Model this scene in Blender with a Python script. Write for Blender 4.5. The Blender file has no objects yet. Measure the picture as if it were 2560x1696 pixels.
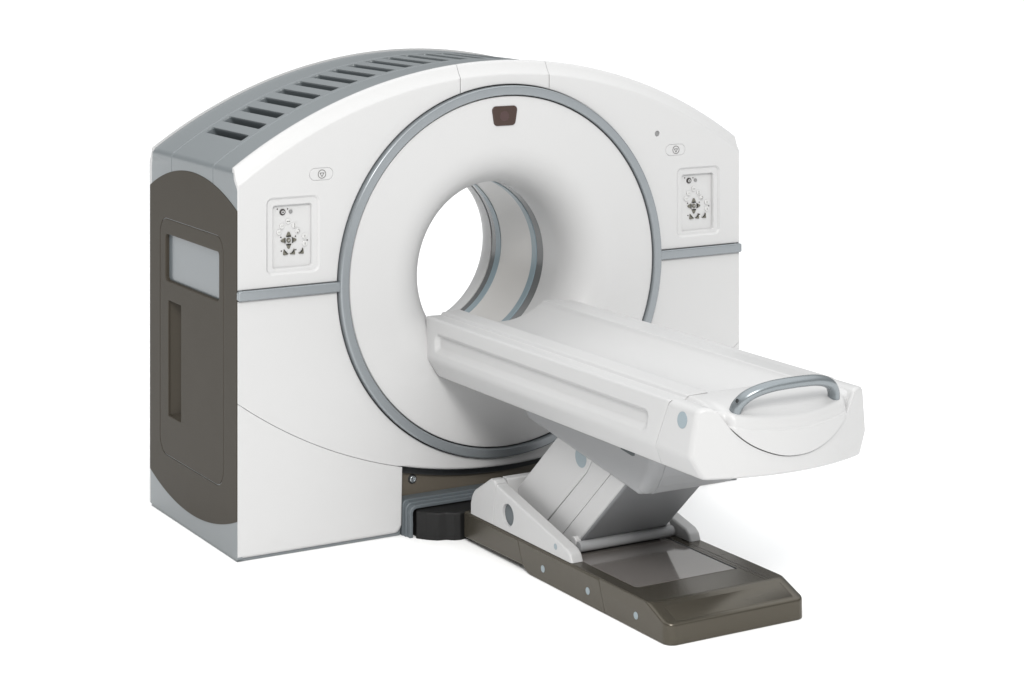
import bpy, bmesh, math
from mathutils import Vector
from mathutils.geometry import tessellate_polygon
sin, cos, pi, sqrt, asin = math.sin, math.cos, math.pi, math.sqrt, math.asin
R = math.radians
scene = bpy.context.scene
col = scene.collection

# ------------------------------------------------------------------ materials
def mat(name, color, rough=0.4, metal=0.0, spec=0.5, coat=0.0, var=0.02, bump=0.0, scale=60.0):
    m = bpy.data.materials.new(name); m.use_nodes = True
    nt = m.node_tree; b = nt.nodes['Principled BSDF']
    b.inputs['Metallic'].default_value = metal
    b.inputs['Specular IOR Level'].default_value = spec
    b.inputs['Coat Weight'].default_value = coat
    b.inputs['Coat Roughness'].default_value = 0.12
    tc = nt.nodes.new('ShaderNodeTexCoord')
    n = nt.nodes.new('ShaderNodeTexNoise'); n.inputs['Scale'].default_value = 3.0; n.inputs['Detail'].default_value = 3
    nt.links.new(tc.outputs['Object'], n.inputs['Vector'])
    mx = nt.nodes.new('ShaderNodeMix'); mx.data_type = 'RGBA'
    c = [x*(.925 if name != 'white_studio_floor' and metal < .4 else 1) for x in color]
    mx.inputs[6].default_value = [x*(1-var) for x in c]+[1]
    mx.inputs[7].default_value = [min(1, x*(1+var)) for x in c]+[1]
    nt.links.new(n.outputs['Fac'], mx.inputs[0]); nt.links.new(mx.outputs[2], b.inputs['Base Color'])
    n2 = nt.nodes.new('ShaderNodeTexNoise'); n2.inputs['Scale'].default_value = 9.0; n2.inputs['Detail'].default_value = 4
    nt.links.new(tc.outputs['Object'], n2.inputs['Vector'])
    mr = nt.nodes.new('ShaderNodeMapRange'); mr.inputs[3].default_value = rough*0.97; mr.inputs[4].default_value = min(1, rough*1.03)
    nt.links.new(n2.outputs['Fac'], mr.inputs[0]); nt.links.new(mr.outputs[0], b.inputs['Roughness'])
    if bump:
        n3 = nt.nodes.new('ShaderNodeTexNoise'); n3.inputs['Scale'].default_value = scale*10; n3.inputs['Detail'].default_value = 2
        nt.links.new(tc.outputs['Object'], n3.inputs['Vector'])
        bp = nt.nodes.new('ShaderNodeBump'); bp.inputs['Strength'].default_value = bump; bp.inputs['Distance'].default_value = 0.0006
        nt.links.new(n3.outputs['Fac'], bp.inputs['Height']); nt.links.new(bp.outputs[0], b.inputs['Normal'])
    return m

M = {}
M['white'] = mat('white_plastic', (.515, .515, .515), .42, spec=.4, var=.006)
M['warm_white'] = mat('warm_white_liner', (.56, .55, .535), .35, spec=.4, var=.006)
M['table_white'] = mat('table_white_plastic', (.465, .465, .465), .38, spec=.4, var=.006)
M['shade_white'] = mat('shaded_white_plastic', (.29, .294, .30), .4, spec=.3, var=.006)  # darker copy of the table white, underside shade put into the colour
M['arm_shade'] = mat('shaded_arm_plastic', (.19, .194, .20), .42, spec=.3, var=.006)  # table white darkened further, shade under the leaning arm put into the colour
M['grey'] = mat('blue_grey_paint', (.168, .186, .195), .36, spec=.6, var=.015)
M['trim'] = mat('blue_grey_trim', (.245, .266, .28), .25, metal=.3, spec=.5, var=.004)
M['dark_trim'] = mat('dark_grey_gloss_band', (.12, .125, .127), .2, spec=.5, var=.01)
M['blue_trim'] = mat('pale_blue_band', (.22, .285, .32), .3, spec=.4, var=.01)
M['brown'] = mat('taupe_brown_paint', (.050, .0435, .034), .5, metal=.0, spec=.1, var=.03, bump=.12)
M['brown_base'] = mat('bronze_brown_paint', (.072, .064, .049), .25, metal=.5, spec=.4, var=.03, bump=.08)
M['plate_brown'] = mat('light_taupe_plate', (.12, .104, .082), .4, spec=.35, var=.03)
M['frame'] = mat('shaded_frame_grey', (.12, .138, .15), .4, metal=.1, spec=.4, var=.01)  # trim grey darkened, the shade it stands in put into the colour
M['vent_wall'] = mat('vent_wall_shade_grey', (.10, .115, .123), .5, spec=.4, var=.02)  # roof grey darkened, shade inside the vents put into the colour
M['strip_shade'] = mat('channel_shade_brown', (.028, .025, .020), .4, var=.02)  # tone of the flat strips that paint the channel's shade
M['plate'] = mat('glossy_taupe_plate', (.15, .137, .128), .06, spec=.6, coat=.4, var=.02)
M['screen'] = mat('frosted_screen', (.125, .143, .154), .24, spec=.5, coat=.2, var=.01)
M['black'] = mat('black_rubber', (.013, .013, .013), .45, spec=.22, var=.05)
M['gap'] = mat('dark_gap', (.02, .022, .024), .7, var=.02)
M['vent'] = mat('vent_shadow_grey', (.06, .07, .075), .6, var=.03)  # shade deep in the slots put into the colour
M['laser'] = mat('red_brown_window', (.046, .027, .021), .16, spec=.3, coat=.0, var=.02)
M['laser_eye'] = mat('laser_eye', (.062, .036, .034), .2, spec=.3, var=.02)
M['metal'] = mat('satin_metal', (.20, .222, .235), .27, metal=.5, spec=.5, var=.01)
M['bolt'] = mat('bolt_steel', (.5, .53, .55), .25, metal=.9, var=.02)
M['disc'] = mat('grey_blue_cap', (.25, .3, .325), .4, spec=.4, var=.01)
M['button_white'] = mat('button_white', (.54, .54, .535), .35, var=.005)
M['button_olive'] = mat('button_olive', (.115, .11, .087), .35, var=.02)
M['button_dark'] = mat('button_dark', (.035, .03, .03), .35, var=.02)
M['button_grey'] = mat('button_grey', (.22, .22, .22), .3, var=.02)
M['ink'] = mat('ink_dark', (.05, .045, .04), .5, var=.02)
M['ink_pale'] = mat('ink_pale', (.3, .3, .29), .5, var=.02)
M['ink_white'] = mat('ink_white', (.7, .7, .7), .5, var=.01)
M['floor'] = mat('white_studio_floor', (.96, .96, .96), .75, spec=.1, var=.002)

# ------------------------------------------------------------------ helpers
ROOT = {}
def thing(name, label, cat, loc):
    o = bpy.data.objects.new(name, None); col.objects.link(o); o.location = loc
    o.empty_display_size = .2
    o['label'] = label; o['category'] = cat
    return o

def link(name, me, parent):
    o = bpy.data.objects.new(name, me); col.objects.link(o)
    if parent is not None:
        o.parent = parent
        if parent.type == 'EMPTY':
            o.location = -Vector(parent.location)
    return o

def finish(bm, name, mats, parent, ang=38, weld=True, wn=True, label=None, normals=True):
    if weld: bmesh.ops.remove_doubles(bm, verts=bm.verts, dist=1e-6)
    bmesh.ops.dissolve_degenerate(bm, dist=1e-7, edges=bm.edges)
    if normals: bmesh.ops.recalc_face_normals(bm, faces=bm.faces)
    for f in bm.faces: f.smooth = True
    for e in bm.edges:
        if len(e.link_faces) == 2:
            if e.calc_face_angle(0) > R(ang): e.smooth = False
    me = bpy.data.meshes.new(name); bm.to_mesh(me); bm.free()
    if not isinstance(mats, (list, tuple)): mats = [mats]
    for m in mats: me.materials.append(m)
    o = link(name, me, parent)
    if wn:
        w = o.modifiers.new('wn', 'WEIGHTED_NORMAL'); w.keep_sharp = True; w.weight = 80
    if label: o['label'] = label
    return o

def fillet(pts, rad, n=6):
    """round the corners of a closed 2D polygon; rad: number or list"""
    N = len(pts); out = []
    for i, p in enumerate(pts):
        r = rad[i] if isinstance(rad, (list, tuple)) else rad
        a, b = Vector(pts[i-1]), Vector(pts[(i+1) % N]); p = Vector(p)
        if r <= 0: out.append(tuple(p)); continue
        u, v = (a-p), (b-p); lu, lv = u.length, v.length; u /= lu; v /= lv
        th = math.acos(max(-1, min(1, u.dot(v))))
        if th > pi-.02: out.append(tuple(p)); continue
        t = min(r/math.tan(th/2), lu*.49, lv*.49); rr = t*math.tan(th/2)
        c = p+(u+v).normalized()*(rr/sin(th/2))
        s, e = p+u*t-c, p+v*t-c
        a0 = math.atan2(s.y, s.x); a1 = math.atan2(e.y, e.x); d = a1-a0
        while d > pi: d -= 2*pi
        while d < -pi: d += 2*pi
        for k in range(n+1):
            an = a0+d*k/n; out.append((c.x+rr*cos(an), c.y+rr*sin(an)))
    return out

def circle(cx, cy, r, n=40, ry=None):
    ry = ry or r
    return [(cx+r*cos(2*pi*i/n), cy+ry*sin(2*pi*i/n)) for i in range(n)]

def rrect(x0, x1, y0, y1, r, n=6):
    return fillet([(x0, y0), (x1, y0), (x1, y1), (x0, y1)], r, n)

def area2(p):
    return sum(p[i][0]*p[(i+1) % len(p)][1]-p[(i+1) % len(p)][0]*p[i][1] for i in range(len(p)))/2

def offset_loop(pts, cls, ins):
    """move every edge of a CCW loop inward by ins(cls of that edge)"""
    N = len(pts); out = []
    for i in range(N):
        p0, p, p1 = Vector(pts[i-1]), Vector(pts[i]), Vector(pts[(i+1) % N])
        e1, e2 = (p-p0).normalized(), (p1-p).normalized()
        n1, n2 = Vector((-e1.y, e1.x)), Vector((-e2.y, e2.x))
        d1, d2 = ins(cls[i-1]), ins(cls[i])
        det = n1.x*n2.y-n1.y*n2.x
        if abs(det) < .15:
            n = (n1+n2).normalized(); q = p+n*(d1+d2)/2
        else:
            q = p+Vector(((d1*n2.y-d2*n1.y)/det, (n1.x*d2-n2.x*d1)/det))
        out.append((q.x, q.y))
    return out

def shell(bm, outer, rows, frame, cls=None, holes=(), cap=True, back=False, mi=0):
    """outer: 2D loop; rows: [(depth, {class: inset})] from the back to the front; front cap with holes.
    holes: list of (loop, rows) - rows from the front backwards, inset grows the hole"""
    def prep(lp, c, ccw):
        c = c or ['a']*len(lp)
        if (area2(lp) > 0) != ccw:
            n = len(lp); lp = lp[::-1]; c = [c[(n-2-i) % n] for i in range(n)]
        return lp, c
    outer, cls = prep(list(outer), cls, True)
    loops = []
    def stack(lp, c, rws):
        prev = None; res = None
        for depth, ins in rws:
            f = ins if callable(ins) else (lambda k, ins=ins: ins.get(k, ins.get('a', 0)))
            pl = offset_loop(lp, c, f)
            vs = [bm.verts.new(frame(a, b, depth)) for a, b in pl]
            if prev:
                for i in range(len(vs)):
                    j = (i+1) % len(vs)
                    try: bm.faces.new((prev[i], prev[j], vs[j], vs[i])).material_index = mi
                    except ValueError: pass
            else: first = (pl, vs)
            prev = vs; res = (pl, vs)
        return first, res
    first, last = stack(outer, cls, rows)
    if cap:
        L = [last]
        for h in holes:
            lp, hr = h[0], h[1]
            lp, c = prep(list(lp), None, False)
            f0, l0 = stack(lp, c, hr)
            L.append(f0)
        if len(L) == 1:
            try: bm.faces.new(last[1]).material_index = mi
            except ValueError: pass
        else:
            vv = [v for l in L for v in l[1]]
            for t in tessellate_polygon([[Vector((a, b, 0)) for a, b in l[0]] for l in L]):
                try: bm.faces.new([vv[k] for k in t]).material_index = mi
                except ValueError: pass
    if back:
        try: bm.faces.new(first[1]).material_index = mi
        except ValueError: pass

def roundrows(d_back, d_front, r, n=4, both=False):
    """rows for a prism with a rounded front edge (and back edge); sign aware"""
    s = 1 if d_front > d_back else -1
    rows = []
    if both:
        for k in range(n+1):
            t = k/n*pi/2
            rows.append((d_back+s*r*(1-cos(t)), {'a': r*(1-sin(t))}))
    else: rows.append((d_back, {'a': 0}))
    for k in range(n+1):
        t = k/n*pi/2
        rows.append((d_front-s*r*(1-sin(t)), {'a': r*(1-cos(t))}))
    return rows

def holerows(d_front, d_back, r, n=3):
    """hole wall rows from the front inwards with rounded lip (negative inset = hole grows at the lip)"""
    s = 1 if d_back > d_front else -1
    rows = []
    for k in range(n+1):
        t = k/n*pi/2
        rows.append((d_front+s*r*(1-cos(t)), {'a': -r*(1-sin(t))}))
    rows.append((d_back, {'a': 0}))
    return rows
# hole loops run clockwise, so 'inward' of the loop is into the solid: negative inset shrinks into the hole -> flip
def holelip(d_front, d_back, r, n=3):
    return [(d, {'a': -i['a']}) for d, i in holerows(d_front, d_back, r, n)]

FX = lambda a, b, d: (a, d, b)            # front view: a=x, b=z, depth=y
SX = lambda a, b, d: (d, a, b)            # side view: a=y, b=z, depth=x
TX = lambda a, b, d: (a, b, d)            # plan view: a=x, b=y, depth=z

def prism(name, loop, d0, d1, r, frame, m, parent, both=True, holes=(), n=4, label=None, cls=None, rows=None, ang=38):
    bm = bmesh.new()
    shell(bm, loop, rows or roundrows(d0, d1, r, n, both), frame, cls=cls, holes=holes, cap=True, back=True)
    return finish(bm, name, m, parent, label=label, ang=ang)

def revolve(bm, prof, cx, cz, n=160, closed=False, a0=0, a1=2*pi):
    rings = []
    full = abs(a1-a0-2*pi) < 1e-6
    for i in range(n if full else n+1):
        a = a0+(a1-a0)*i/n
        rings.append([bm.verts.new((cx+r*cos(a), y, cz+r*sin(a))) for r, y in prof])
    K = len(prof)
    for i in range(n):
        A, B = rings[i], rings[(i+1) % len(rings)]
        for k in range(K if closed else K-1):
            j = (k+1) % K
            bm.faces.new((A[k], A[j], B[j], B[k]))

def disc(name, c, r, axis, d, thick, m, parent, rim=.002, n=36, label=None):
    """small round cap: axis 'x' (facing -x), 'y' (facing -y), d = plane coordinate of the face"""
    fr = SX if axis == 'x' else FX
    return prism(name, circle(c[0], c[1], r, n), d+thick, d, rim, fr, m, parent, both=False, n=3, label=label)

def tube(bm, path, rads, n=24, cap=True):
    rings = []
    up = Vector((0, 0, 1))
    for i, p in enumerate(path):
        p = Vector(p)
        t = (Vector(path[min(i+1, len(path)-1)])-Vector(path[max(i-1, 0)])).normalized()
        s = t.cross(Vector((0, 1, 0))).normalized(); u = s.cross(t).normalized()
        ra, rb = rads[i] if isinstance(rads[i], tuple) else (rads[i], rads[i])
        rings.append([bm.verts.new(p+s*ra*cos(2*pi*k/n)+u*rb*sin(2*pi*k/n)) for k in range(n)])
    for a, b in zip(rings, rings[1:]):
        for k in range(n): bm.faces.new((a[k], a[(k+1) % n], b[(k+1) % n], b[k]))
    if cap: bm.faces.new(rings[0]); bm.faces.new(rings[-1])

def sstep(a, b, x):
    t = max(0, min(1, (x-a)/(b-a))); return t*t*(3-2*t)
# ------------------------------------------------------------------ setting: one white floor
bm = bmesh.new()
S = 60
FZ = -.0098
bm.faces.new([bm.verts.new(p) for p in ((-S, -S, FZ), (S, -S, FZ), (S, S*2, FZ), (-S, S*2, FZ))])
fl = finish(bm, 'floor', M['floor'], None, wn=False); fl['kind'] = 'structure'

# =================================================================== GANTRY
W = 1.13; ZC = .9625; CA = -.189; RIM = 1.972
gantry = thing('scanner_gantry', 'large white arched medical scanner gantry with round bore, grey vented top and brown side panel', 'scanner', (0, .45, 0))
zrim = lambda x, r=RIM: CA+sqrt(r*r-x*x)
RH = .7285                                   # ring hole radius in the covers
OG = [(.05, 0), (.043, 0), (.038, .0008), (.034, .003), (.031, .007), (.028, .0125), (.025, .019), (.0205, .027), (.0155, .035),
      (.0105, .0415), (.006, .0465), (.003, .050), (.0012, .0535), (0, .058)]
def cover_rows(r=.005, rb=.018):
    rows = [(.05, {'arch': .014, 'a': 0, 'foot': 0})]
    for y, d in OG:
        sm = 0 if y >= r else r-sqrt(max(0, r*r-(r-y)**2))
        bt = 0 if y >= rb else rb-sqrt(max(0, rb*rb-(rb-y)**2))
        sq = .0018
        se = 0 if y >= sq else sq-sqrt(max(0, sq*sq-(sq-y)**2))
        rows.append((y, {'arch': d, 'a': sm, 'foot': bt, 'seam': se}))
    return rows
ROWS = cover_rows()
def lerp_line(p, q, n): return [(p[0]+(q[0]-p[0])*i/n, p[1]+(q[1]-p[1])*i/n) for i in range(n)]

BT, BB = .9835, .9435                         # slot for the horizontal trim bar
XS = .2015                                    # seam of the top cover
def ring_pts(a0, a1, n): return [(RH*cos(a0+(a1-a0)*i/n), ZC+RH*sin(a0+(a1-a0)*i/n)) for i in range(n+1)]
def arch_pts(x0, x1, n): return [(x0+(x1-x0)*i/n, zrim(x0+(x1-x0)*i/n)) for i in range(n+1)]
PANEL = {-1: (-1.017, -.800, 1.027, 1.314), 1: (.812, 1.029, 1.027, 1.314)}
STOP = {-1: (-.794, 1.389), 1: (.805, 1.389)}
def pill(cx, cz, w, h, n=10):
    r = h/2; out = []
    for k in range(n+1): a = -pi/2+pi*k/n; out.append((cx+w/2-r+r*cos(a), cz+r*sin(a)))
    for k in range(n+1): a = pi/2+pi*k/n; out.append((cx-w/2+r+r*cos(a), cz+r*sin(a)))
    return out

def upper_cover(s):
    aR = asin((BT-ZC)/RH); aS = math.acos(XS/RH)
    pts, cl = [], []
    ring = ring_pts(aR, aS, 44); arch = arch_pts(XS, W, 44)
    pts += [(W, BT)]; cl += ['a']
    pts += ring; cl += ['a']*len(ring)
    pts += arch; cl += ['arch']*(len(arch)-1)+['a']
    if s < 0: 
        n = len(pts); pts = [(-x, z) for x, z in pts]
    x0, x1, z0, z1 = PANEL[s]
    holes = [(rrect(x0+.0085, x1-.0085, z0+.0085, z1-.0085, .018), [(0, {'a': .0085}), (.0012, {'a': .0070}), (.0045, {'a': .0030}), (.0068, {'a': .0008}), (.009, {'a': 0}), (.03, {'a': 0})]),
             (pill(STOP[s][0], STOP[s][1], .0965, .0455), holelip(0, .012, .0018))]
    if s > 0: holes.append((circle(.715, 1.460, .0115, 20), holelip(0, .012, .0015)))
    bm = bmesh.new(); shell(bm, pts, ROWS, FX, cls=cl, holes=holes)
    return finish(bm, 'upper_cover', M['white'], gantry)
cov = {s: upper_cover(s) for s in (-1, 1)}

# top cover between the seams
aS = math.acos((XS-.002)/RH)
ring = ring_pts(pi-aS, aS, 20); arch = arch_pts(XS-.002, -XS+.002, 20)
bm = bmesh.new(); shell(bm, ring+arch, ROWS, FX, cls=['a']*len(ring)+['arch']*(len(arch)-1)+['a'])
finish(bm, 'top_cover', M['white'], gantry)

# main cover below the trim bar with its curved lower edge
RC = 1.9; zcv = lambda x, o=0: .199+RC-sqrt(RC*RC-x*x)+o
aB = asin((BB-ZC)/RH)
low = [(-W+2*W*i/80, zcv(-W+2*W*i/80)) for i in range(81)]
rg = ring_pts(aB, -pi-aB, 110)
pts = low+[(W, BB)]+rg+[(-W, BB)]
bm = bmesh.new()
rows = [(y, {'a': d['a'], 'low': (0 if y >= .012 else .012-sqrt(max(0, .012**2-(.012-y)**2))), 'seam': d.get('seam', 0)}) for y, d in ROWS]
shell(bm, pts, rows, FX, cls=['low' if abs((low[i][0]+low[i+1][0])/2) < .452 else 'seam' for i in range(80)]+['a']*(len(pts)-80))
finish(bm, 'main_cover', M['white'], gantry)

# corner covers at the foot
for s in (-1, 1):
    xi = .4535
    top = [(-W+(W-xi)*i/30, zcv(-W+(W-xi)*i/30, -.0016)) for i in range(31)]
    pts = [(-W, .002)]+[(-xi-.03, .002)]+[(-xi-.03+.03*sin(pi/2*k/6), .032-.03*cos(pi/2*k/6)) for k in range(1, 7)]+top[::-1]
    cl = ['foot']+['foot']*6+['a']+['seam']*30+['a']*(len(pts)-38)
    if s > 0: pts = [(-x, z) for x, z in pts]
    bm = bmesh.new(); shell(bm, pts, ROWS, FX, cls=cl)
    finish(bm, 'corner_cover', M['white'], gantry)

# dark backing sheets added behind the seams to deepen their shade
bm = bmesh.new()
def plate_ring(bm, y, rin, n=120):
    a = [bm.verts.new((rin*cos(2*pi*i/n), y, ZC+rin*sin(2*pi*i/n))) for i in range(n)]
    b = [bm.verts.new((1.02*RH*cos(2*pi*i/n), y, ZC+1.02*RH*sin(2*pi*i/n))) for i in range(n)]
    for i in range(n): j = (i+1) % n; bm.faces.new((a[i], a[j], b[j], b[i]))
plate_ring(bm, .03, .60)
for x0, x1, z0, z1 in ((-W+.01, -.66, .93, 1.0), (.66, W-.01, .93, 1.0), (-.23, -.17, 1.62, 1.74), (.17, .23, 1.62, 1.74)):
    bm.faces.new([bm.verts.new(p) for p in ((x0, .046, z0), (x1, .046, z0), (x1, .046, z1), (x0, .046, z1))])
strip = [(-W+.03+2*(W-.03)*i/60) for i in range(61)]
for a, b in zip(strip, strip[1:]):
    bm.faces.new([bm.verts.new(p) for p in ((a, .046, zcv(a)-.03), (b, .046, zcv(b)-.03), (b, .046, zcv(b)+.03), (a, .046, zcv(a)+.03))])
finish(bm, 'seam_backing', M['gap'], gantry, wn=False)

# trim ring and bars
bm = bmesh.new()
ro, ri, yf, yb, r = .7245, .6872, -.022, .03, .007
prof = [(ro, yb)]+[(ro-r+r*cos(t), yf+r-r*sin(t)) for t in [pi/2*k/5 for k in range(6)]]
prof += [(ri+r-r*sin(t), yf+r-r*cos(t)) for t in [pi/2*k/5 for k in range(6)]]+[(ri, yb)]
revolve(bm, prof, 0, ZC, 200)
finish(bm, 'trim_ring', M['trim'], gantry)
for s in (-1, 1):
    lp = fillet([(s*.712, .9450), (s*1.1325, .9450), (s*1.1325, .9820), (s*.712, .9820)], [0, .008, .008, 0], 5)
    prism('trim_bar', lp, .04, -.015, .006, FX, M['trim'], gantry, both=False)

# funnel, bands, liner
bm = bmesh.new()
prof = [(.6835, .03), (.6835, -.006), (.6822, -.0105), (.679, -.0125), (.66, -.0135), (.60, -.0145)]
for k in range(0, 33):
    t = k/32*pi/2
    prof.append((.331+.175*(1-sin(t)**1.0), -.0145+.185*(1-cos(t))**1.12))
prof += [(.331, .20), (.332, .235), (.3335, .268), (.338, .2685)]
revolve(bm, prof, 0, ZC, 200)
finish(bm, 'bore_funnel', M['white'], gantry, ang=50)
def band(name, y0, y1, r0, r1, m, e=.0022):
    bm = bmesh.new()
    revolve(bm, [(r0+.012, y0), (r0+e, y0), (r0+.0006, y0+.0007), (r0, y0+e), (r1, y1-e), (r1+.0006, y1-.0007), (r1+e, y1), (r1+.012, y1)], 0, ZC, 180)
    return finish(bm, name, m, gantry, ang=60)
band('bore_band', .2695, .316, .336, .332, M['dark_trim'], .002)
band('bore_band', .3165, .3545, .3295, .3295, M['blue_trim'], .0015)
bm = bmesh.new(); revolve(bm, [(.332, .354), (.332, .6115)], 0, ZC, 180); finish(bm, 'bore_liner', M['warm_white'], gantry)
band('bore_band', .611, .651, .3295, .3295, M['blue_trim'], .0015)
band('bore_band', .6515, .697, .332, .336, M['dark_trim'], .002)
bm = bmesh.new()
prof = [(.338, .6975), (.3335, .698), (.333, .73)]
for k in range(1, 21):
    t = k/20*pi/2
    prof.append((.333+.17*(1-cos(t)), .73+.165*sin(t)))
prof += [(.56, .8955), (.56, .87)]
revolve(bm, prof, 0, ZC, 180)
finish(bm, 'rear_funnel', M['white'], gantry, ang=50)

# laser window on the funnel
yw = -.0145
lp = fillet([(-.061, 1.531), (.033, 1.531), (.0455, 1.608), (-.0725, 1.608)], .0165, 6)
lw = prism('laser_window', lp, yw+.02, yw-.0045, .0035, FX, M['laser'], gantry, both=False)
disc('laser_eye', (-.016, 1.569), .020, 'y', yw-.0048, .004, M['laser_eye'], lw, rim=.0005)

# stop buttons
def ringflat(bm, cx, cz, ro, ri, y, n=40, a0=0, a1=2*pi, mi=0, back=.0006):
    full = abs(a1-a0-2*pi) < 1e-6; m = n if full else n+1
    A = [[bm.verts.new((cx+r*cos(a0+(a1-a0)*i/n), yy, cz+r*sin(a0+(a1-a0)*i/n))) for i in range(m)] for r, yy in ((ri, y+back), (ri, y), (ro, y), (ro, y+back))]
    for L0, L1 in zip(A, A[1:]):
        for i in range(n):
            j = (i+1) % m
            bm.faces.new((L0[i], L0[j], L1[j], L1[i])).material_index = mi
def polyflat(bm, pts, y, mi=0, back=.0006):
    shell(bm, pts, [(y+back, {'a': 0}), (y, {'a': 0})], FX, mi=mi)
def stroke(bm, p, q, w, y, mi=0):
    p, q = Vector(p), Vector(q); d = (q-p).normalized()*w/2; n = Vector((-d.y, d.x))
    polyflat(bm, [tuple(p-d+n), tuple(p-d-n), tuple(q+d-n), tuple(q+d+n)], y, mi)
for s in (-1, 1):
    cx, cz = STOP[s]
    sb = prism('stop_button', pill(cx, cz, .0953, .0443), .012, -.0002, .0018, FX, M['white'], gantry, both=False, label='white pill-shaped stop button with a ringed downward triangle')
    bm = bmesh.new()
    sx = cx+.002
    ringflat(bm, sx, cz, .0165, .0145, -.0011)
    tri = [(sx-.0095, cz+.0048), (sx+.0095, cz+.0048), (sx, cz-.0115)]
    k = lambda a, f=.70: [(sx+(x-sx)*f, cz-.0008+(z-cz+.0008)*f) for x, z in a]
    tin = k(tri)
    for i in range(3):
        j = (i+1) % 3
        polyflat(bm, [tri[i], tri[j], tin[j], tin[i]], -.0011)
    finish(bm, 'stop_symbol', M['ink'], sb, wn=False)
disc('sensor_eye', (.715, 1.460), .0105, 'y', .003, .006, M['button_grey'], gantry, rim=.001)

# control panels
def text_mesh(bm, s, cx, cz, size, y, mi):
    cu = bpy.data.curves.new('t', 'FONT'); cu.body = s; cu.size = size; cu.align_x = 'CENTER'; cu.align_y = 'CENTER'; cu.fill_mode = 'FRONT'
    o = bpy.data.objects.new('t', cu); col.objects.link(o)
    dg = bpy.context.evaluated_depsgraph_get(); dg.update()
    me = o.evaluated_get(dg).to_mesh()
    vs = [bm.verts.new((cx+v.co.x, y, cz+v.co.y)) for v in me.vertices]
    for p in me.polygons:
        try: bm.faces.new([vs[i] for i in p.vertices]).material_index = mi
        except ValueError: pass
    bpy.data.objects.remove(o); bpy.data.curves.remove(cu)
def arrowhead(bm, tip, d, l, w, y, mi):
    tip, d = Vector(tip), Vector(d).normalized(); n = Vector((-d.y, d.x))
    polyflat(bm, [tuple(tip), tuple(tip-d*l+n*w/2), tuple(tip-d*l-n*w/2)], y, mi)

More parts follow.
